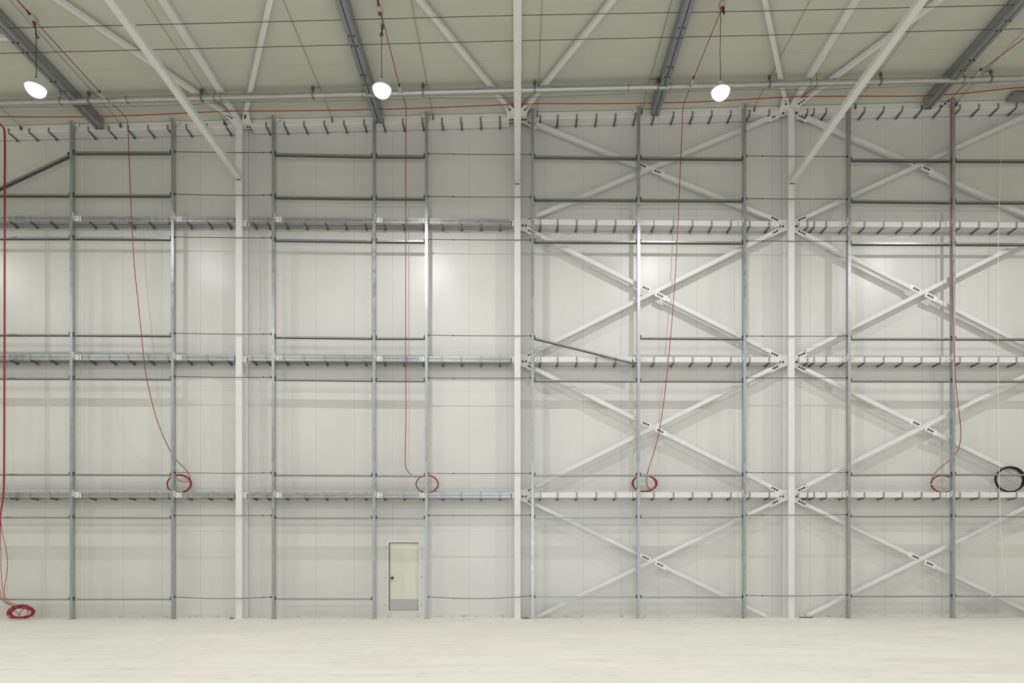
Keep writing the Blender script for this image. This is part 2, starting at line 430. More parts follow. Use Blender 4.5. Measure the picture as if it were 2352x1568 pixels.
# diagonal roof bracing
RB = [((524, 263), (135, 0), 'from the left column head towards the upper left', 1.6),
      ((563, 260), (620, 0), 'from the left column head, rising to the right', 1.7),
      ((1168, 246), (964.7, 0), 'from the middle column head, rising to the left', 1.7),
      ((1208, 246), (1407, 0), 'from the middle column head, rising to the right', 1.7),
      ((1804, 232), (1757, 0), 'from the right column head, rising steeply to the left', 1.7),
      ((1840, 234), (2158, 0), 'from the right column head towards the upper right', 1.6)]
for a, b, txt, k in RB:
    p = R(a[0], a[1], .13); q = R(b[0], b[1], .13); q2 = p+(q-p)*k
    m = MB(); m.ext([(-.055, -.05), (.055, -.05), (.055, .05), (-.055, .05)], p, q2)
    tag(m.build('roof_brace', WHITE), 'white diagonal roof brace %s' % txt, 'brace', 'white roof braces')

p = R(-60, 86, .12); q = R(22, 86, .12)
m = MB(); m.ext([(-.05, -.04), (.05, -.04), (.05, .04), (-.05, .04)], p, q)
tag(m.build('roof_brace', WHITE), 'short white roof brace meeting the leftmost purlin at the left edge', 'brace', 'white roof braces')
p = W(2319, 226, .62); q = W(2445, 226, .62); q.z = p.z
m = MB(); m.ext([(-.14, 0), (.14, 0), (.14, .10), (.12, .10), (.12, .03), (-.12, .03), (-.12, .10), (-.14, .10)], p, q)
tag(m.build('channel_end', GALVP), 'dark grey steel channel end under the roof at the right edge', 'channel')

# ------------------------------------------------------------------ purlins
for i, (px, py) in enumerate(((229.5, 298), (870.6, 284), (1504, 267), (2129, 252))):
    p = W(px, py, .50); h = roof(p.x)-p.z-.01; zb = p.z
    o = thing('roof_purlin', (p.x, -.50, zb), 'dark galvanised roof purlin, %s from the left, running towards the viewer' % NTH[i], 'purlin', 'galvanised purlins')
    for sg in (-1, 1):
        m = MB(); pr = [(.012, 0), (.105, 0), (.118, .02), (.118, .3*h), (.09, .38*h), (.09, .62*h), (.118, .7*h), (.118, h), (.012, h)]
        pr = [(sg*a, b) for a, b in pr]
        m.ext(pr, (p.x, -.50, zb), (p.x, YB+.05, zb)); m.build('channel_half', GALVP, o)
    MB().box(p.x-.012, p.x+.012, YB+.05, -.52, zb+.03, zb+h).build('joint_strip', ROD, o)
    for yy in (.55, 2.0, 2.35, 3.3, 3.6):
        for sx in (-.06, .06): bolt(o, (p.x+sx, -yy-.02, zb), .018, .02, 'z')

# ------------------------------------------------------------------ wall beams with clips
EAVE = [(-60, 289.5), (640, 272), (1270, 256), (2100, 236), (2440, 226)]
LV = {1: EAVE,
      2: [(-60, 495), (0, 495.3), (620, 497.8), (1150, 501.8), (1270, 504), (1700, 506.6), (2000, 508.5), (2350, 510), (2440, 510.5)],
      3: [(-60, 813), (0, 813.5), (620, 815.6), (1150, 818.8), (1300, 819.4), (1730, 819.4), (2350, 820), (2440, 820)],
      4: [(-60, 1130), (0, 1130), (1150, 1131), (1300, 1130), (2350, 1130), (2440, 1130)]}
def interp(tab, x):
    for (a, ya), (b, yb) in zip(tab, tab[1:]):
        if x <= b: return ya+(yb-ya)*(x-a)/(b-a)
    return tab[-1][1]
BAYS = [(-60, 538, 'left of the left column'), (571, 1172, 'between the left and middle columns'),
        (1213, 1791, 'between the middle and right columns'), (1837, 2430, 'right of the right column')]
EBAYS = [(-60, 543, ''), (575, 1169, ''), (1214, 1795, ''), (1834, 2430, '')]
CLIPS = [20, 67, 112, 203, 250, 294, 340, 385, 428, 475, 520, 579, 611, 653, 698, 745, 790, 836, 880, 925, 970, 1015, 1059, 1104, 1148,
         1241, 1281, 1325, 1370, 1414, 1459, 1502, 1547, 1591, 1635, 1679, 1722, 1767, 1855, 1870, 1898, 1940, 1986, 2030, 2073, 2117, 2160, 2205, 2249, 2293, 2335]
BU0, BU1 = .035, .36
CLM = {}
def add_clip(parent, x, zt, zb, short):
    """strap round the front and underside of a beam, with dark bolts and a dark rod for its shaded underside"""
    h = zt-zb; k = (short,)
    if k not in CLM:
        w = .026; m = MB(); t = zb+.115 if short else zt+.004
        m.box(-w, w, -BU1-.008, -BU1, -.008, t-zb); m.box(-w, w, -BU1-.008, -BU0+.005, -.016, -.004)
        b = MB(); b.cyl((.012, -.024, -.055), (.012, -.024, h+.05), .010, 6); b.cyl((.012, -BU1+.03, -.026), (.012, -.03, -.034), .012, 6)  # upright rod is a bolt; long dark rod paints the strap's shaded underside
        b.cyl((-.012, -.055, -.055), (-.012, -.055, -.012), .017, 6)
        r = []
        for nm, q, mt in (('beam_clip', m, CLIPM if lv == 1 else CLIPG), ('clip_bolt_and_shade', b, CLIPD)):
            me = bpy.data.meshes.new(nm); me.from_pydata([tuple(v) for v in q.v], [], q.f); me.materials.append(mt); r.append(me)
        CLM[k] = r
    o = bpy.data.objects.new('beam_clip', CLM[k][0]); COL.objects.link(o); o.parent = parent; o.location = Vector((x, 0, zb))-wloc(parent)
    c = bpy.data.objects.new('clip_bolt_and_shade', CLM[k][1]); COL.objects.link(c); c.parent = o
for lv in (1, 2, 3, 4):
    hfront = .205 if lv == 1 else .155
    for bi in range(4):
        a, b, txt = BAYS[bi]
        if lv == 1: a, b = EBAYS[bi][:2]
        galvd = lv > 1 and bi < 2
        p0 = W(a, interp(LV[lv], a), BU1); p1 = W(b, interp(LV[lv], b), BU1)
        if lv == 1:
            p0.z = min(p0.z, roof(p0.x)-.01); p1.z = min(p1.z, roof(p1.x)-.01)
        lab = ('white horizontal beam under the roof, ' if lv == 1 else
               ('galvanised horizontal beam, ' if galvd else 'white horizontal beam, ')+['', '', 'second', 'third', 'lowest'][lv]+' row from the top, '
               if lv < 4 else ('galvanised horizontal beam, lowest row, ' if galvd else 'white horizontal beam, lowest row, '))+txt
        o = thing('wall_beam', (p0.x, -BU1, p0.z-hfront), lab, 'beam', 'horizontal wall beams with clips')
        m = MB(); dp = BU1-BU0; h = hfront; r = .008
        if galvd:
            pr = [(0, -h), (dp*.45, -h), (dp*.45, -h+.02), (dp*.55, -h+.02), (dp*.55, -h), (dp, -h), (dp, 0), (0, 0), (0, -.42*h), (.014, -.45*h), (.014, -.52*h), (0, -.55*h)]
        else:
            pr = [(r, -h), (dp, -h), (dp, 0), (r, 0), (0, -r), (0, -h+r)]
        # side axis of ext for +x direction, up z -> dir x up = -y (towards the camera); flip
        m.ext([(-q, z) for q, z in pr], p0, p1)
        m.build('beam_body', GALV if galvd else WHITE, o)
        for cx in CLIPS:
            if not (a+6 < cx < b-3): continue
            q = W(cx, 600, BU1+.004); x = q.x
            t = (x-p0.x)/(p1.x-p0.x); zt = p0.z+(p1.z-p0.z)*t; zb = zt-h
            add_clip(o, x, zt, zb, lv == 1)

# ------------------------------------------------------------------ galvanised posts
#         px of front flange left,right, top py
POSTS = [(160, 166.4, 270, 1), (392.6, 399, 263, 1), (623.8, 630.2, 258, 1), (855.6, 862.4, 277, 1), (976, 982.6, 250, -1),
         (1220, 1226.5, 243, 1), (1464, 1470.5, 237, -1), (1707.6, 1714, 232, -1), (1948, 1954.5, 243, -1), (2188, 2194.4, 222, -1)]
PU0, PU1 = .37, .50
PXS = []
def c_profile(w, d, t=.006, lip=.018):
    # web on the side facing the hall centre, open the other way. side axis = x, up axis = -y mapped later
    return [(0, 0), (w, 0), (w, d), (0, d), (0, d-lip), (t, d-lip), (t, d-t), (w-t, d-t), (w-t, t), (t, t), (t, lip), (0, lip)]
for i, (l, r, ty, bs) in enumerate(POSTS):
    xl = W(l, 900, PU1).x; xr = W(r, 900, PU1).x; w = xr-xl; xc = (xl+xr)/2
    zt = min(W((l+r)/2, ty, PU1).z, roof(xc)-.03)
    PXS.append((xl, xr))
    o = thing('steel_post', (xc, -(PU0+PU1)/2, 0), 'slim galvanised vertical post, %s from the left, standing on the floor' % NTH[i], 'post', 'galvanised posts in front of the wall')
    m = MB(); pr = c_profile(w, PU1-PU0)
    flip = (xc < 0)
    pts = [((xl+a) if flip else (xr-a), -PU1+b) for a, b in pr]
    n = len(pts)
    m.add([(x, y, .012) for x, y in pts]+[(x, y, zt) for x, y in pts], [tuple(range(n)), tuple(range(n, 2*n))]+[(k, (k+1) % n, n+(k+1) % n, n+k) for k in range(n)])
    m.build('post_channel', GALV, o)
    MB().box(xl-.02, xr+.02, -PU1-.02, -PU0+.02, 0, .012).build('foot_plate', GALV, o)
    xs = xr if bs > 0 else xl
    for lv in (1, 2, 3, 4):
        py = interp(LV[lv], (l+r)/2); z = W((l+r)/2, py, BU1).z
        z0 = z-.155 if lv > 1 else z-.10; z1 = z-.005 if lv > 1 else z+.03
        e = .008*bs
        m = MB(); rz = .045; ya_, yb_ = -PU1+.002, -BU1-.004
        m.add([(x, y, z) for x in (xs, xs+e) for y, z in ((ya_, z0+rz), (yb_, z0), (yb_, z1), (ya_, z1+rz))],
              [(0, 1, 2, 3), (4, 7, 6, 5), (0, 4, 5, 1), (1, 5, 6, 2), (2, 6, 7, 3), (3, 7, 4, 0)])
        m.box(xs, xs+bs*(.165 if lv > 1 else .15), -BU1-.016, -BU1-.009, z0, z1)
        bp = m.build('angle_bracket', PLATE, o)
        for dy, dz in ((-PU1+.035, .045), (-PU1+.09, .0)):
            q = bolt(bp, (xs+e, dy, (z0+z1)/2+dz), .014, .014*bs, 'x')
        for dz in (.035, -.035):
            bolt(bp, (xs+bs*.115, -BU1-.016, (z0+z1)/2+dz), .014, .012)

# ------------------------------------------------------------------ rails between posts
RY = [[347.5, 347.5, 351, 355.5, 356, 356.5, 359.5, 361.5, 363.5, 365.5],     # px top edge at each post, row by row
      [445.5, 446, 449.5, 452, 452.8, 454.8, 455.8, 457, 458.4, 461],
      [544, 545.8, 548, 551.3, 552, 552, 553, 554.5, 556.7, 557.5],
      [766.2, 768, 771, 774, 774, 773, 773.2, 775, 775, 775.5],
      [866.5, 867.8, 868.4, 871.2, 871.8, 871.6, 872, 872.4, 871.8, 872.5],
      [1087.8, 1088.6, 1088.8, 1090, 1090.4, 1089.3, 1089.3, 1089.2, 1088.5, 1087.8],
      [1186.6, 1187.6, 1187.6, 1188, 1188.2, 1186.3, 1186.3, 1185.8, 1184, 1183.8],
      [1374.8, 1374.6, 1373.8, 1374.3, 1374, 1369.7, 1370, 1370.2, 1368.4, 1367.8]]
SPANS = [(-1, 0), (0, 1), (2, 3), (3, 4), (5, 6), (6, 7), (8, 9), (9, 10)]
RU0, RU1, RH = .345, .480, .040
_w = RU1-RU0; _l = .034; _t = .004
rail_pr = [(0, 0), (_l, 0), (_l, _t), (_t, _t), (_t, RH-_t), (_w-_t, RH-_t), (_w-_t, _t), (_w-_l, _t), (_w-_l, 0), (_w, 0), (_w, RH), (0, RH)]
def rail(p0, p1, lab):
    o = thing('wall_rail', p0, lab, 'rail', 'galvanised rails between the posts')
    m = MB(); m.ext([(-a, b-RH) for a, b in rail_pr], p0, p1)
    m.build('rail_channel', GALVR, o)
    for p, s in ((p0, 1), (p1, -1)):
        m = MB(); m.box(p.x, p.x+s*.035, -RU1-.006, -RU1+.03, p.z-RH-.004, p.z+.05); m.build('end_cleat', ROD, o)
for lv in range(8):
    for a, b in SPANS:
        if lv == 7 and (a, b) == (3, 4): continue
        if a < 0:
            xa = W(-60, 900, .48).x; ya = RY[lv][0]-.3; where = 'left of the first post'
            za = W(-60, ya, RU1).z
        else:
            xa = PXS[a][1]+.002; za = W((POSTS[a][0]+POSTS[a][1])/2, RY[lv][a], RU1).z
        if b > 9:
            xb = W(2430, 900, .48).x; zb = W(2430, RY[lv][9]+.8, RU1).z; where = 'right of the tenth post'
        else:
            xb = PXS[b][0]-.002; zb = W((POSTS[b][0]+POSTS[b][1])/2, RY[lv][b], RU1).z
        if 0 <= a and b <= 9: where = 'between the %s and %s posts from left' % (NTH[a], NTH[b])
        lab = 'thin galvanised rail, %s, %s' % (ORD[lv]+' down' if lv else 'topmost', where)
        p0 = Vector((xa, -RU1, za)); p1 = Vector((xb, -RU1, zb))
        if lv == 0 and a < 0:
            p0 = W(-60, 455, RU1); p1 = W(158, 353, RU1); lab = 'galvanised rail hanging at a slant, left of the first post'
        if lv == 3 and (a, b) == (5, 6):
            p0 = W(1227, 773.5, RU1); p1 = W(1455, 830, RU1); p0.x = xa; lab = 'galvanised rail fallen at a slant, between the sixth and seventh posts'
            p1.y = p0.y = -RU1
        rail(p0, p1, lab)

# ------------------------------------------------------------------ tie rods in front of the columns
ROW_Y = {(1, 2): [(348, 350), (445.5, 447.5), (544, 546), (765, 767), (864.3, 866), (1085, 1085.6), (1183.3, 1183.6), (1370.5, 1370.5)],
         (4, 5): [(353, 354.5), (451, 452.2), (549.3, 550.8), (769.6, 771), (867.8, 868), (1086.6, 1086.4), (1183, 1182.6), (1370, 1368)],
         (7, 8): [(358, 359.5), (456, 457.3), (553.3, 553.8), (771.6, 771.5), (867.6, 867.4), (1085, 1085), (1182.4, 1181.5), (1366.8, 1365.6)]}
SAG = {(1, 2): [1, 1.5, .5, 1, 1, 1, .5, 3.5], (4, 5): [.6, .8, .8, .6, .6, .6, .3, 5], (7, 8): [.2, .2, .2, .3, .3, .6, .6, 2]}
UR = .485
for (a, b), rows in ROW_Y.items():
    cn = {1: 'left', 4: 'middle', 7: 'right'}[a]
    for lv, (ya, yb) in enumerate(rows):
        p = W(POSTS[a][1], ya, UR); q = W(POSTS[b][0], yb, UR); p.x = PXS[a][1]+.001; q.x = PXS[b][0]-.001
        pts = []
        for k in range(13):
            t = k/12; v = p.lerp(q, t); v.z -= SAG[(a, b)][lv]*PX*4*t*(1-t); pts.append(v)
        o = thing('tie_rod', p, 'thin dark steel tie rod, %s, crossing the %s column' % (ORD[lv]+' down' if lv else 'topmost', cn), 'rod', 'tie rods across the columns')
        MB().tube(pts, .0092, 6).build('rod', ROD, o)
        k = 11 if a == 1 else (3 if a == 4 else 2)
        MB().cyl(pts[k], pts[k]+(pts[k-1]-pts[k])*.12, .019, 6).build('turnbuckle', ROD, o)
        for e, s in ((p, 1), (q, -1)): MB().box(e.x, e.x+s*.03, -UR-.02, -UR+.02, e.z-.03, e.z+.03).build('end_nut', ROD, o)

# ------------------------------------------------------------------ cross bracing in the wall plane
def brace_bay(pxl, pxr, rows, bay):
    for r, (tl, br, bl, tr, (ccx, ccy)) in enumerate(rows):
        name = ['topmost', 'second', 'third', 'lowest'][r]
        A = W(pxl, tl, UB); B = W(pxr, br, UB); C = W(pxl, bl, UB); E = W(pxr, tr, UB); X = W(ccx, ccy, UB)
        hw = .06 if r < 3 else .052
        pr = [(-hw, -hw+.01), (-hw+.01, -hw), (hw-.01, -hw), (hw, -hw+.01), (hw, hw-.01), (hw-.01, hw), (-hw+.01, hw), (-hw, hw-.01)]
        def trim(P, Q, d): return P+(Q-P).normalized()*d
        # continuous member rising to the right
        c0 = trim(C, E, 44*PX) if r < 3 else C; e0 = trim(E, C, 44*PX)
        def clipz(P, Q):
            if P.z < .05: t = (.05-P.z)/(Q.z-P.z); return P+(Q-P)*t
            return P
        c0 = clipz(c0, e0)
        o = thing('wall_brace', c0, 'white brace rising to the right, unbroken, %s cross, %s' % (name, bay), 'brace', 'white cross braces on the wall')
        MB().ext(pr, c0, e0, (0, -1, 0)).build('brace_tube', WHITE, o)
        if r < 3: MB().ext([(-.045, -.030), (.045, -.030), (.045, -.014), (-.045, -.014)], c0, trim(c0, C, 14*PX), (0, -1, 0)).build('end_tongue', PLATE, o)
        # the other diagonal is spliced on either side of the crossing
        for P, Q, nm in ((A, X, 'upper left'), (B, X, 'lower right')):
            p0 = trim(P, X, 44*PX) if not (r == 3 and nm == 'lower right') else P
            p0 = clipz(p0, X)
            q0 = trim(X, P, 30*PX)
            if (p0-P).length > (X-P).length: continue
            o = thing('wall_brace', p0, 'white brace falling to the right, %s half, %s cross, %s' % (nm, name, bay), 'brace', 'white cross braces on the wall')
            MB().ext(pr, p0, q0, (0, -1, 0)).build('brace_tube', WHITE, o)
            e = trim(X, P, 6*PX) 
            s = MB().ext([(-.072, hw-.004), (.072, hw-.004), (.072, hw+.012), (-.072, hw+.012)], trim(X, P, 34*PX), e, (0, -1, 0)).build('splice_plate', PLATE, o)
            for dd in (12.5, 18, 23.5):
                v = trim(X, P, dd*PX); v.y = -UB-hw-.012; bolt(s, v, .027, .02)
XL2, XR2 = 1189, 1811
brace_bay(XL2, XR2, [(269.6, 518.4, 515.4, 252.8, (1492, 391)), (516.7, 829.4, 827.6, 517.5, (1498.5, 672.5)),
                     (828.5, 1138.5, 1137.6, 827.5, (1499, 982.5)), (1138.6, 1440, 1437, 1136.5, (1498.5, 1288.5))], 'left bay')
brace_bay(1811, 2428, [(252.9, 526.5, 518, 233, (2108, 383.5)), (520.4, 831, 827, 517, (2117, 674.7)),
                       (830, 1133, 1135.5, 826, (2117, 981.3)), (1140, 1436, 1434, 1129, (2116, 1286.5))], 'right bay')

# ------------------------------------------------------------------ pipe under the roof with its clamps
PU = 1.6
def pipe_at(px): return W(px, 236.4+(179.5-236.4)*px/2352.0, PU)
pp = thing('overhead_pipe', pipe_at(-60), 'long galvanised pipe slung under the roof across the whole wall', 'pipe')
MB().cyl(pipe_at(-60), pipe_at(2460), .076, 20).build('pipe_run', PIPE, pp, smooth=False)
for px in (165, 838, 2007): 
    c = pipe_at(px); MB().cyl(c-Vector((.012, 0, 0)), c+Vector((.012, 0, 0)), .086, 20).build('pipe_coupling', PIPE, pp)
WIREPX = [(48, 293), (277, 290), (515.5, 282.5), (763, 279), (994.5, 271.5), (1234, 268.5), (1474, 260.5), (1733, 252.5), (1965, 246), (2197, 241)]
wires = []
for i, (px, py) in enumerate(WIREPX):
    a = W(px, py, .40); z = roof(a.x)-.05
    o = thing('suspension_wire', (a.x, -.40, z), 'fine steel wire under the roof running towards the viewer, %s from the left' % NTH[i], 'wire', 'fine roof wires')
    MB().tube([(a.x, -.40, z-.04), (a.x, -.7, z), (a.x, -12, z), (a.x, YB+.1, z)], .0055, 5).build('wire', WIREM, o)
    m = MB(); m.box(a.x-.014, a.x+.014, -.44, -.37, z-.12, z-.02); m.build('wire_eyelet', WIREM, o)
    wires.append((a.x, z))
HANG = [(205, 1), (464, 2), (719, 3), (972, 4), (1228, 5), (1511, 6), (1767, 7), (2022, 8), (2275, 9)]
def ring(c, r=.088, t=.011, n=18): return [Vector((c.x, c.y+r*math.cos(2*math.pi*k/n), c.z+r*math.sin(2*math.pi*k/n))) for k in range(n)]
for i, (px, wi) in enumerate(HANG):
    c = pipe_at(px); wx, wz = wires[wi]
    o = thing('pipe_hanger', c, 'steel pipe clamp with brass knob on the overhead pipe, %s knob from the left' % NTH[i], 'clamp', 'pipe clamps with knobs')
    m = MB(); m.tube(ring(c-Vector((.015,0,0))), .010, 6, True); m.tube(ring(c+Vector((.018,0,0))), .010, 6, True)
    m.cyl(c+Vector((0, -.02, .08)), c+Vector((0, -.02, .13)), .012, 6); m.build('clamp_ring', CLIPM, o)
    m = MB(); m.lathe(c+Vector((0, -.02, .12)), [(.02, 0), (.042, .015), (.045, .04), (.03, .06), (.04, .08), (.025, .11)], 10); m.build('brass_knob', BRASS, o)
    top = Vector((wx, c.y, wz))
    MB().tube([c+Vector((0, -.02, .22)), c.lerp(top, .8)+Vector((0,0,.03)), top], .006, 5).build('hanger_wire', WIREM, o)
for i, (px, nm) in enumerate(((139, 'near the left lamp'), (292, 'left of the slanting strut'), (493, 'left of the dark bundle'), (508, 'right of the dark bundle'), (833, 'just left of the middle lamp'),
                        (1443, 'left of the third purlin'), (1540, 'right of the third purlin'), (1861, 'left of the right rafter'), (1875, 'right of the right rafter'), (2213, 'right of the fourth purlin'))):
    c = pipe_at(px); o = thing('pipe_loop', c, 'thin bent wire loop around the overhead pipe, %s' % nm, 'clamp', 'wire loops on the pipe')
    m = MB(); m.tube(ring(c, .087), .009, 6, True)
    if px in (493, 508, 1861, 1875, 2213, 139): m.tube([c+Vector((0, 0, .085)), c+Vector((.01, 0, .17)), c+Vector((-.01, 0, .27))], .009, 5)
    m.build('loop', CLIPM, o)
bc = W(500.5, 206.5, PU)
m = MB(); m.lathe(bc+Vector((0, 0, -.07)), [(.02, 0), (.05, .03), (.065, .07), (.05, .11), (.06, .13), (.02, .16)], 9)
tag(m.build('pipe_bundle', BOLT), 'small dark bundle hanging above the overhead pipe, beside the left rafter', 'bundle')
# thin wire below the pipe
pts = [W(x, y, PU-.15) for x, y in ((-40, 247), (100, 246), (225, 245.5), (380, 242), (460, 239), (500, 236), (640, 232.5), (740, 232.5), (850, 229), (965, 227), (1000, 225), (1100, 226), (1235, 223), (1400, 217), (1500, 213), (1600, 209), (1760, 205), (1790, 206.5), (1900, 205), (2020, 201), (2150, 195), (2240, 192), (2300, 188), (2440, 184))]
tag(MB().tube(pts, .0055, 5).build('slack_wire', WIREM), 'thin slack wire strung just below the overhead pipe', 'wire')
# two dark cables crossing under the rafters
for nm, pt in (('upper', ((-40, 66), (0, 65), (620, 50), (1200, 35), (1770, 25), (2352, 11), (2420, 9))), ('lower', ((-40, 123.5), (0, 122.5), (620, 107.7), (1180, 93.7), (1770, 80.5), (2352, 66), (2420, 64)))):
    o = MB().tube([R(x, y, .24) for x, y in pt], .0075, 6).build('cross_cable', ROD)
    tag(o, 'straight dark cable stretched across under the roof, %s of two' % nm, 'cable', 'dark cables across the roof')

# ------------------------------------------------------------------ work lamps
UL = 4.26
LP = [W(82, 201, UL), W(877, 203, UL), W(1655, 208, UL), W(2462, 214, UL)]
BOXP = [(76, 42), (872, 22), (1659, 9), (2480, -12)]
LN = ['left', 'middle', 'right', 'far right']
LX = [Vector((LP[0].x-7.9, -UL, LP[0].z)), Vector((LP[3].x+7.6, -UL, LP[3].z))]   # left: next lamp of the row; right: unseen, added to light the wall
def lamp_parts(o, c):
    m = MB(); m.lathe(c, [(.02, .21), (.05, .20), (.07, .15), (.07, .08), (.18, .03), (.22, -.01), (.21, -.02), (.05, .0)], 28); m.build('lamp_housing', HOUS, o, smooth=False)
    prof = [(.205*math.cos(t), -.02-.18*math.sin(t)) for t in [k*math.pi/2/8 for k in range(8)]]+[(.02, -.20)]
    g = MB().lathe(c, prof, 28).build('glowing_cover', GLOW, o, smooth=True)
    MB().tube([c+Vector((0,0,.20)), c+Vector((.0,0,.24)), c+Vector((.012,0,.27)), c+Vector((0,0,.285)), c+Vector((-.012,0,.27)), c+Vector((0,0,.25))], .006, 5).build('hanging_hook', ROD, o)
def lamp_light(c, power, side):
    l = bpy.data.lights.new('lamp_light', 'AREA'); l.shape = 'DISK'; l.size = .15; l.energy = power; l.color = (1, .985, .97)
    ob = bpy.data.objects.new('lamp_light', l); COL.objects.link(ob); ob.location = c+Vector((0, 0, -.235))
    s = bpy.data.lights.new('lamp_side_light', 'POINT'); s.energy = side; s.shadow_soft_size = .12; s.color = (1, .985, .94)
    ob2 = bpy.data.objects.new('lamp_side_light', s); COL.objects.link(ob2); ob2.location = c+Vector((0, 0, -.40))
    return ob, ob2
proto = None
allp = [(c, n) for c, n in zip(LP, LN)]+[(LX[0], 'off left')]
for c, n in allp:
    if proto is None:
        o = thing('work_lamp', c, 'glowing white work lamp on a black flex, left of three', 'lamp', 'hanging work lamps'); lamp_parts(o, c); proto = o
    else:
        o = proto.copy(); COL.objects.link(o); o.location = c
        for ch in proto.children:
            d = ch.copy(); COL.objects.link(d); d.parent = o
        o['label'] = {'middle': 'glowing white work lamp in front of the second purlin from the left', 'right': 'glowing white work lamp right of the third purlin', 'far right': 'glowing white work lamp beyond the right edge', 'off left': 'glowing white work lamp beyond the left edge', 'off right': 'glowing white work lamp farthest beyond the right edge'}[n]
    for q in lamp_light(c, LAMP_POWER, LAMP_SIDE): q.parent = o; q.location = Vector(q.location)-c
rowtxt = ['first', 'second', 'third']
for ri, yy in enumerate((UL+6.8, UL+13.6, UL+20.4)):
    for ci, c in enumerate([LX[0]]+LP+[LX[1]]):  # last in each row added to brighten the lower right of the wall
        o = proto.copy(); COL.objects.link(o); cc = Vector((c.x, -yy, c.z)); o.location = cc
        for ch in proto.children:
            d = ch.copy()
            COL.objects.link(d); d.parent = o
        for d in o.children:
            if d.type == 'LIGHT' and d.data.type == 'AREA': d.data = d.data.copy(); d.data.energy = LAMP_POWER*1.45
        o['label'] = 'unseen work lamp hanging in the hall, %s row behind the viewed lamps, %s of six' % (rowtxt[ri], NTH[ci])
# lamp flexes and junction boxes
def poly(pts, r, mat, name, parent=None, n=6, smooth_it=2):
    P = [Vector(p) for p in pts]
    for _ in range(smooth_it):
        Q = [P[0]]
        for a, b in zip(P, P[1:]): Q += [a.lerp(b, .25), a.lerp(b, .75)]
        Q.append(P[-1]); P = Q
    return MB().tube(P, r, n).build(name, mat, parent)
FLEX = [[(76, 52), (80, 62), (83, 75), (83, 100), (83, 140), (84, 176), (82, 184), (80.5, 190)],
        [(874, 30), (878, 45), (879, 56), (878, 70), (876, 85), (877, 100), (875.5, 120), (877, 150), (876.5, 170), (877, 190)],
        [(1662, 16), (1660, 24), (1655, 28), (1655, 40), (1656, 50), (1654, 60), (1655, 80), (1654, 100), (1653.5, 130), (1655, 150), (1655, 195)],
        [(2482, 5), (2470, 60), (2466, 140), (2462, 200)]]
BUND = [[(79, 56), (82, 62), (82, 72), (84, 80), (90, 86), (86, 88), (82, 82), (82, 70), (81, 58)],
        [(874, 54), (877, 60), (880, 57), (882, 62), (878, 70), (874, 78), (873, 82), (876, 84), (878, 72), (880, 86), (877, 70), (876, 60)],
        [(1662, 16), (1662, 24), (1663, 32)], None]
for i, (bx, by) in enumerate(BOXP):
    c = W(bx, by, UL)
    o = thing('junction_box', c, 'pale junction box with red socket under the roof, above the %s lamp' % LN[i], 'box', 'junction boxes above the lamps')
    m = MB(); m.ext([(-.055, -.05), (.055, -.05), (.065, -.035), (.065, .05), (-.065, .05), (-.065, -.035)], c+Vector((0, .10, 0)), c+Vector((0, -.10, 0))); m.build('box_body', BOXM, o)
    MB().lathe(c+Vector((.0, .04, -.10)), [(.03, 0), (.042, .01), (.042, .04), (.03, .052)], 12).build('red_socket', SOCK, o)
    MB().cyl(c+Vector((0, -.10, .01)), c+Vector((0, -.20, .02)), .022, 8).build('cable_gland', BLACK, o)
    f = thing('lamp_flex', W(FLEX[i][0][0], FLEX[i][0][1], UL), 'black flex hanging from the junction box to the %s lamp' % LN[i], 'cable', 'black lamp flexes')
    fl = [W(x, y, UL) for x, y in FLEX[i]]; fl.append(LP[i]+Vector((0, 0, .27)))
    poly(fl, .0075, BLACK, 'flex_run', f)
    if BUND[i]:
        poly([W(x, y, UL+.02*math.sin(k)) for k, (x, y) in enumerate(BUND[i])], .0105 if i != 2 else .022, BLACK, 'looped_slack', f)

tn = thing('wire_tensioner', W(2172, 236, .62), 'short beaded wire tensioner slanting from the top of the tenth post', 'wire')
a = W(2187, 224, .60); b = W(2158, 249, .60)
MB().tube([a, b], .007, 6).build('tension_wire', ROD, tn)
for t in (.25, .5, .78):
    c = a.lerp(b, t); MB().cyl(c, c+(b-a)*.09, .024, 8).build('tension_bead', BOLT, tn)

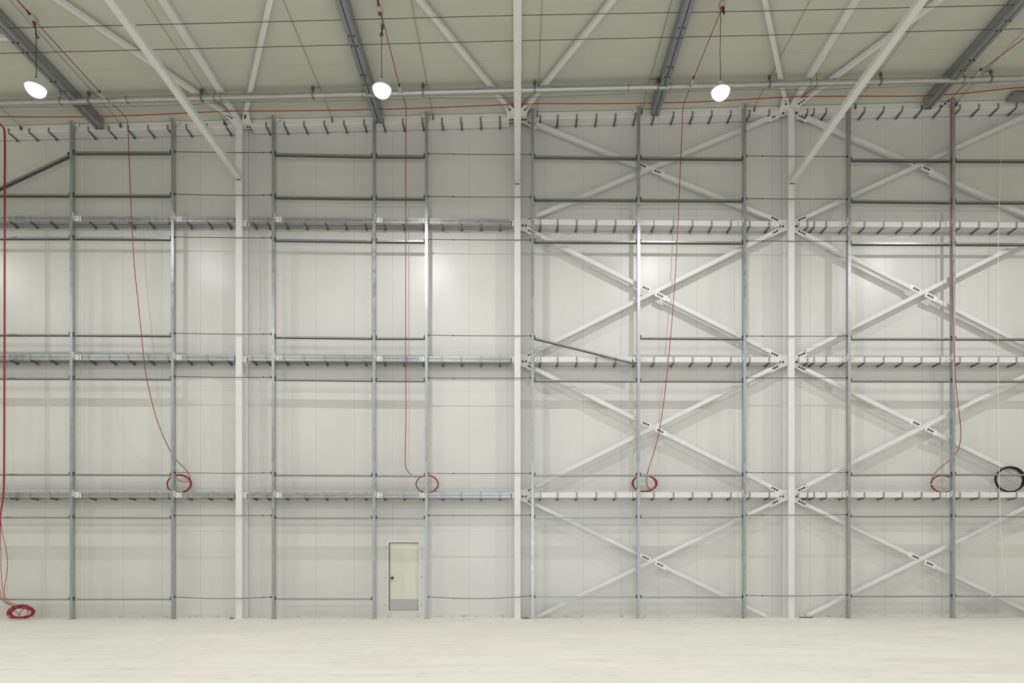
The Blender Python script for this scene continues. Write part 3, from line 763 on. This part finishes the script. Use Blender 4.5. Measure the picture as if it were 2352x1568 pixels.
# ------------------------------------------------------------------ red cables
sup = [(-40, 268), (0, 268), (150, 269), (285, 266), (400, 261), (520, 255), (560, 255), (640, 255), (850, 252), (933, 249.5), (1000, 247), (1185, 239.5), (1245, 237.5), (1300, 238), (1420, 238), (1590, 235), (1700, 229), (1810, 222.5), (1870, 221.3), (1960, 221), (2110, 221), (2200, 216), (2300, 205), (2345, 200.5), (2440, 200)]
o = poly([W(x, y, .95) for x, y in sup], .0125, RED, 'supply_cable', smooth_it=1)
tag(o, 'long red supply cable strung across under the roof', 'cable')
DROPS = [
 ('left lamp, coiled behind the second post', 1, (236, 219), [(290, 268, .95), (294, 285, .75), (294.5, 310, .62), (299, 430, .6), (304, 540, .6), (309, 620, .6), (318, 700, .6), (326, 780, .6), (333, 850, .6), (343, 900, .58), (357, 955, .5), (374, 1000, .4), (390, 1034, .3), (408, 1060, .3), (425, 1075, .28), (435, 1090, .25), (438, 1105, .22), (438, 1115, .2)]),
 ('middle lamp, hanging left of the fifth post', 2, (919, 204), [(932, 238, .95), (933, 255, .75), (932.5, 300, .62), (932, 430, .6), (932, 600, .6), (932, 780, .6), (932.5, 900, .6), (933, 960, .58), (931, 1020, .5), (930, 1060, .42), (932, 1075, .34), (938, 1084, .3), (945, 1090, .3), (950, 1093, .26)]),
 ('right lamp, coiled behind the seventh post', 3, (1590, 187), [(1572, 234, .95), (1568, 250, .75), (1566.5, 300, .62), (1562, 400, .6), (1557, 520, .6), (1552, 620, .6), (1545, 720, .6), (1538, 800, .6), (1530, 880, .58), (1521, 950, .5), (1513, 1000, .42), (1500, 1045, .32), (1490, 1075, .26), (1485, 1095, .24), (1485, 1110, .22), (1490, 1122, .2), (1496, 1125, .2)]),
 ('roof at the right, looping past the tenth post', 4, (2245, 168), [(2188, 220, .95), (2185, 235, .75), (2185.5, 300, .62), (2186, 450, .62), (2187, 600, .62), (2189, 720, .62), (2193, 850, .62), (2199, 920, .6), (2206, 970, .56), (2208, 1000, .5), (2203, 1030, .36), (2190, 1050, .3), (2170, 1065, .27), (2150, 1082, .25), (2142, 1095, .22), (2140, 1108, .2)])]
for txt, k, bpx, pts in DROPS:
    top = W(bpx[0], bpx[1], 1.9)
    src = W(BOXP[k-1][0], BOXP[k-1][1], UL)+Vector((.02, 0, -.03))
    P = [src, src.lerp(top, .5), top]+[W(*q) for q in pts]
    o = thing('drop_cable', P[3], 'thin red drop cable from the %s' % txt, 'cable', 'thin red drop cables')
    poly(P, .0105, DRED, 'cable_run', o)
    far = Vector((src.x, -14, src.z+.02))
    poly([src+Vector((0, -.2, .02)), src.lerp(far, .5), far], .015, DRED, 'overhead_feed', o)
    b = thing('cable_joint_box', top, 'small pale cable box resting on the overhead pipe, %s from the left' % NTH[k-1], 'box', 'small boxes on the pipe')
    m = MB(); m.box(top.x-.04, top.x+.04, top.y-.09, top.y+.06, top.z-.045, top.z+.025); m.build('box_body', BOXM, b)
    MB().cyl(top+Vector((0, -.09, 0)), top+Vector((0, -.16, .015)), .02, 8).build('cable_gland', BLACK, b)

def coil(name, px, py, u, wpx, hpx, turns, r, mat, label, cat, group=None, jit=.02, lean=.05, seed=1, tails=()):
    rnd = random.Random(seed); c = W(px, py, u); a0 = wpx/2*PX; b0 = hpx/2*PX
    o = thing(name, c+Vector((0, 0, -b0)), label, cat, group)
    pts = []; n = 36
    ja = [rnd.uniform(-jit, jit) for _ in range(turns+2)]; jb = [rnd.uniform(-jit, jit) for _ in range(turns+2)]; jc = [rnd.uniform(-jit, jit) for _ in range(turns+2)]
    jx = [rnd.uniform(-jit, jit)*.8 for _ in range(turns+2)]
    for k in range(turns*n+1):
        t = k/n; i = int(t); f = t-i; L = lambda A: A[i]*(1-f)+A[i+1]*f
        th = 2*math.pi*t+.6
        z = (b0+L(jb))*math.sin(th)
        zz = max(z, -b0+r+abs(L(jc))*.2)
        pts.append(c+Vector(((a0+L(ja))*math.cos(th)+L(jx), L(jc)*1.3-zz*lean, zz)))
    MB().tube(pts, r, 6).build('cable_loops', mat, o, smooth=True)
    for tp in tails: poly([W(*q) for q in tp], r*.9, mat, 'loose_end', o)
    return o
coil('cable_coil', 410.5, 1111, .20, 54, 40, 7, .010, RED, 'red cable coil hanging behind the second post from the left', 'coil', 'red cable coils', .025, -.1, 3,
     tails=(((404, 1096, .2), (412, 1104, .22), (424, 1107, .22), (436, 1104, .2)),))
coil('cable_coil', 981, 1111.5, .20, 50, 40, 8, .009, RED, 'red cable coil hanging behind the fifth post from the left', 'coil', 'red cable coils', .012, -.1, 5)
coil('cable_coil', 1480, 1110, .20, 55, 39, 7, .009, RED, 'red cable coil hanging behind the seventh post from the left', 'coil', 'red cable coils', .03, -.1, 8)
coil('cable_coil', 2166, 1111, .20, 54, 40, 6, .010, RED, 'red cable coil with white tie behind the tenth post', 'coil', 'red cable coils', .02, -.1, 9)
coil('black_cable_coil', 2320, 1101, .31, 66, 57, 9, .013, BLACK, 'large coil of black cable hanging at the right edge', 'coil', None, .035, 0, 12)
p = W(2139, 1112, .20)
MB().box(p.x-.03, p.x+.03, -.26, -.14, p.z-.012, p.z+.012).build('white_tie', CORD, [o for o in bpy.data.objects if o.get('label', '').startswith('red cable coil with white')][0])
coil('floor_cable_coil', 47, 1406, .62, 50, 26, 12, .0095, RED, 'tangled red cable coil lying on the floor at the left edge', 'coil', 'red cable coils', .06, -.35, 21,
     tails=(((33, 1402, .6), (42, 1408, .6), (48, 1413, .6)), ((55, 1397, .55), (46, 1407, .58), (42, 1413, .6)), ((64, 1400, .6), (74, 1403, .6), (79, 1411, .6), (76, 1416, .62), (72, 1412, .62))))

# red cable bundle at the far left
b = thing('red_cable_bundle', W(8, 1180, .6), 'thick red cable bundle running down the wall at the left edge', 'cable')
for k, (dx, du) in enumerate(((0, 0), (1.3, .02), (-1.3, .02), (.4, .045))):
    poly([W(-12+dx, 272, .95), W(-4+dx, 281, .8), W(6+dx, 290, .68+du), W(11.5+dx, 300, .62+du), W(11+dx, 400, .6+du), W(10.5+dx, 700, .6+du), W(10+dx, 950, .6+du), W(9.5+dx, 1100, .6+du), W(8+dx, 1140, .6+du), W(3+dx*.6, 1170, .6+du), W(.5+dx*.5, 1190, .6+du)], .0125, RED, 'cable_strand', b)
TAILS = [[(1, 1188), (4, 1215), (9, 1240), (15, 1265), (18, 1293), (16, 1320), (10, 1345), (9, 1362), (14, 1376), (28, 1385), (45, 1390), (55, 1394)],
         [(1, 1188), (1.5, 1230), (2, 1290), (4, 1340), (8, 1370), (14, 1382), (28, 1388), (40, 1392)],
         [(0, 1188), (-1, 1260), (-3, 1330), (0, 1362), (7, 1377), (16, 1385), (34, 1390)],
         [(0, 1188), (-4, 1300), (-5, 1355), (2, 1376), (14, 1386), (30, 1392)]]
for k, t in enumerate(TAILS): poly([W(x, y, .62) for x, y in t], .008, DRED if k > 1 else RED, 'trailing_strand', b)
o = poly([W(x, y, u) for x, y, u in ((2304, 292, .6), (2299, 380, .6), (2293, 520, .6), (2292, 700, .6), (2292, 900, .58), (2295, 1090, .55), (2297, 1160, .55), (2300, 1250, .55), (2308, 1320, .55), (2312, 1345, .55), (2309, 1361, .53), (2295, 1364, .51), (2283, 1365, .51), (2274, 1372, .51), (2268, 1380, .51))], .006, CORD, 'hanging_cord')
tag(o, 'thin white cord hanging down in front of the wall near the right edge', 'cord')
# dark strips in the floor at the column feet
for (a, b_, u), nm in (((528, 540, .42), 'left of the left'), ((1197, 1216, .42), 'right of the middle'), ((1836, 1866, .30), 'right of the right')):
    x0 = W(a, 1415, u).x; x1 = W(b_, 1415, u).x
    m = MB(); m.box(x0, x1, -u-.03, -u+.03, 0, .02)
    tag(m.build('joint_strip', GAP), 'short black joint strip on the floor, %s column foot' % nm, 'strip', 'black strips at the column feet')
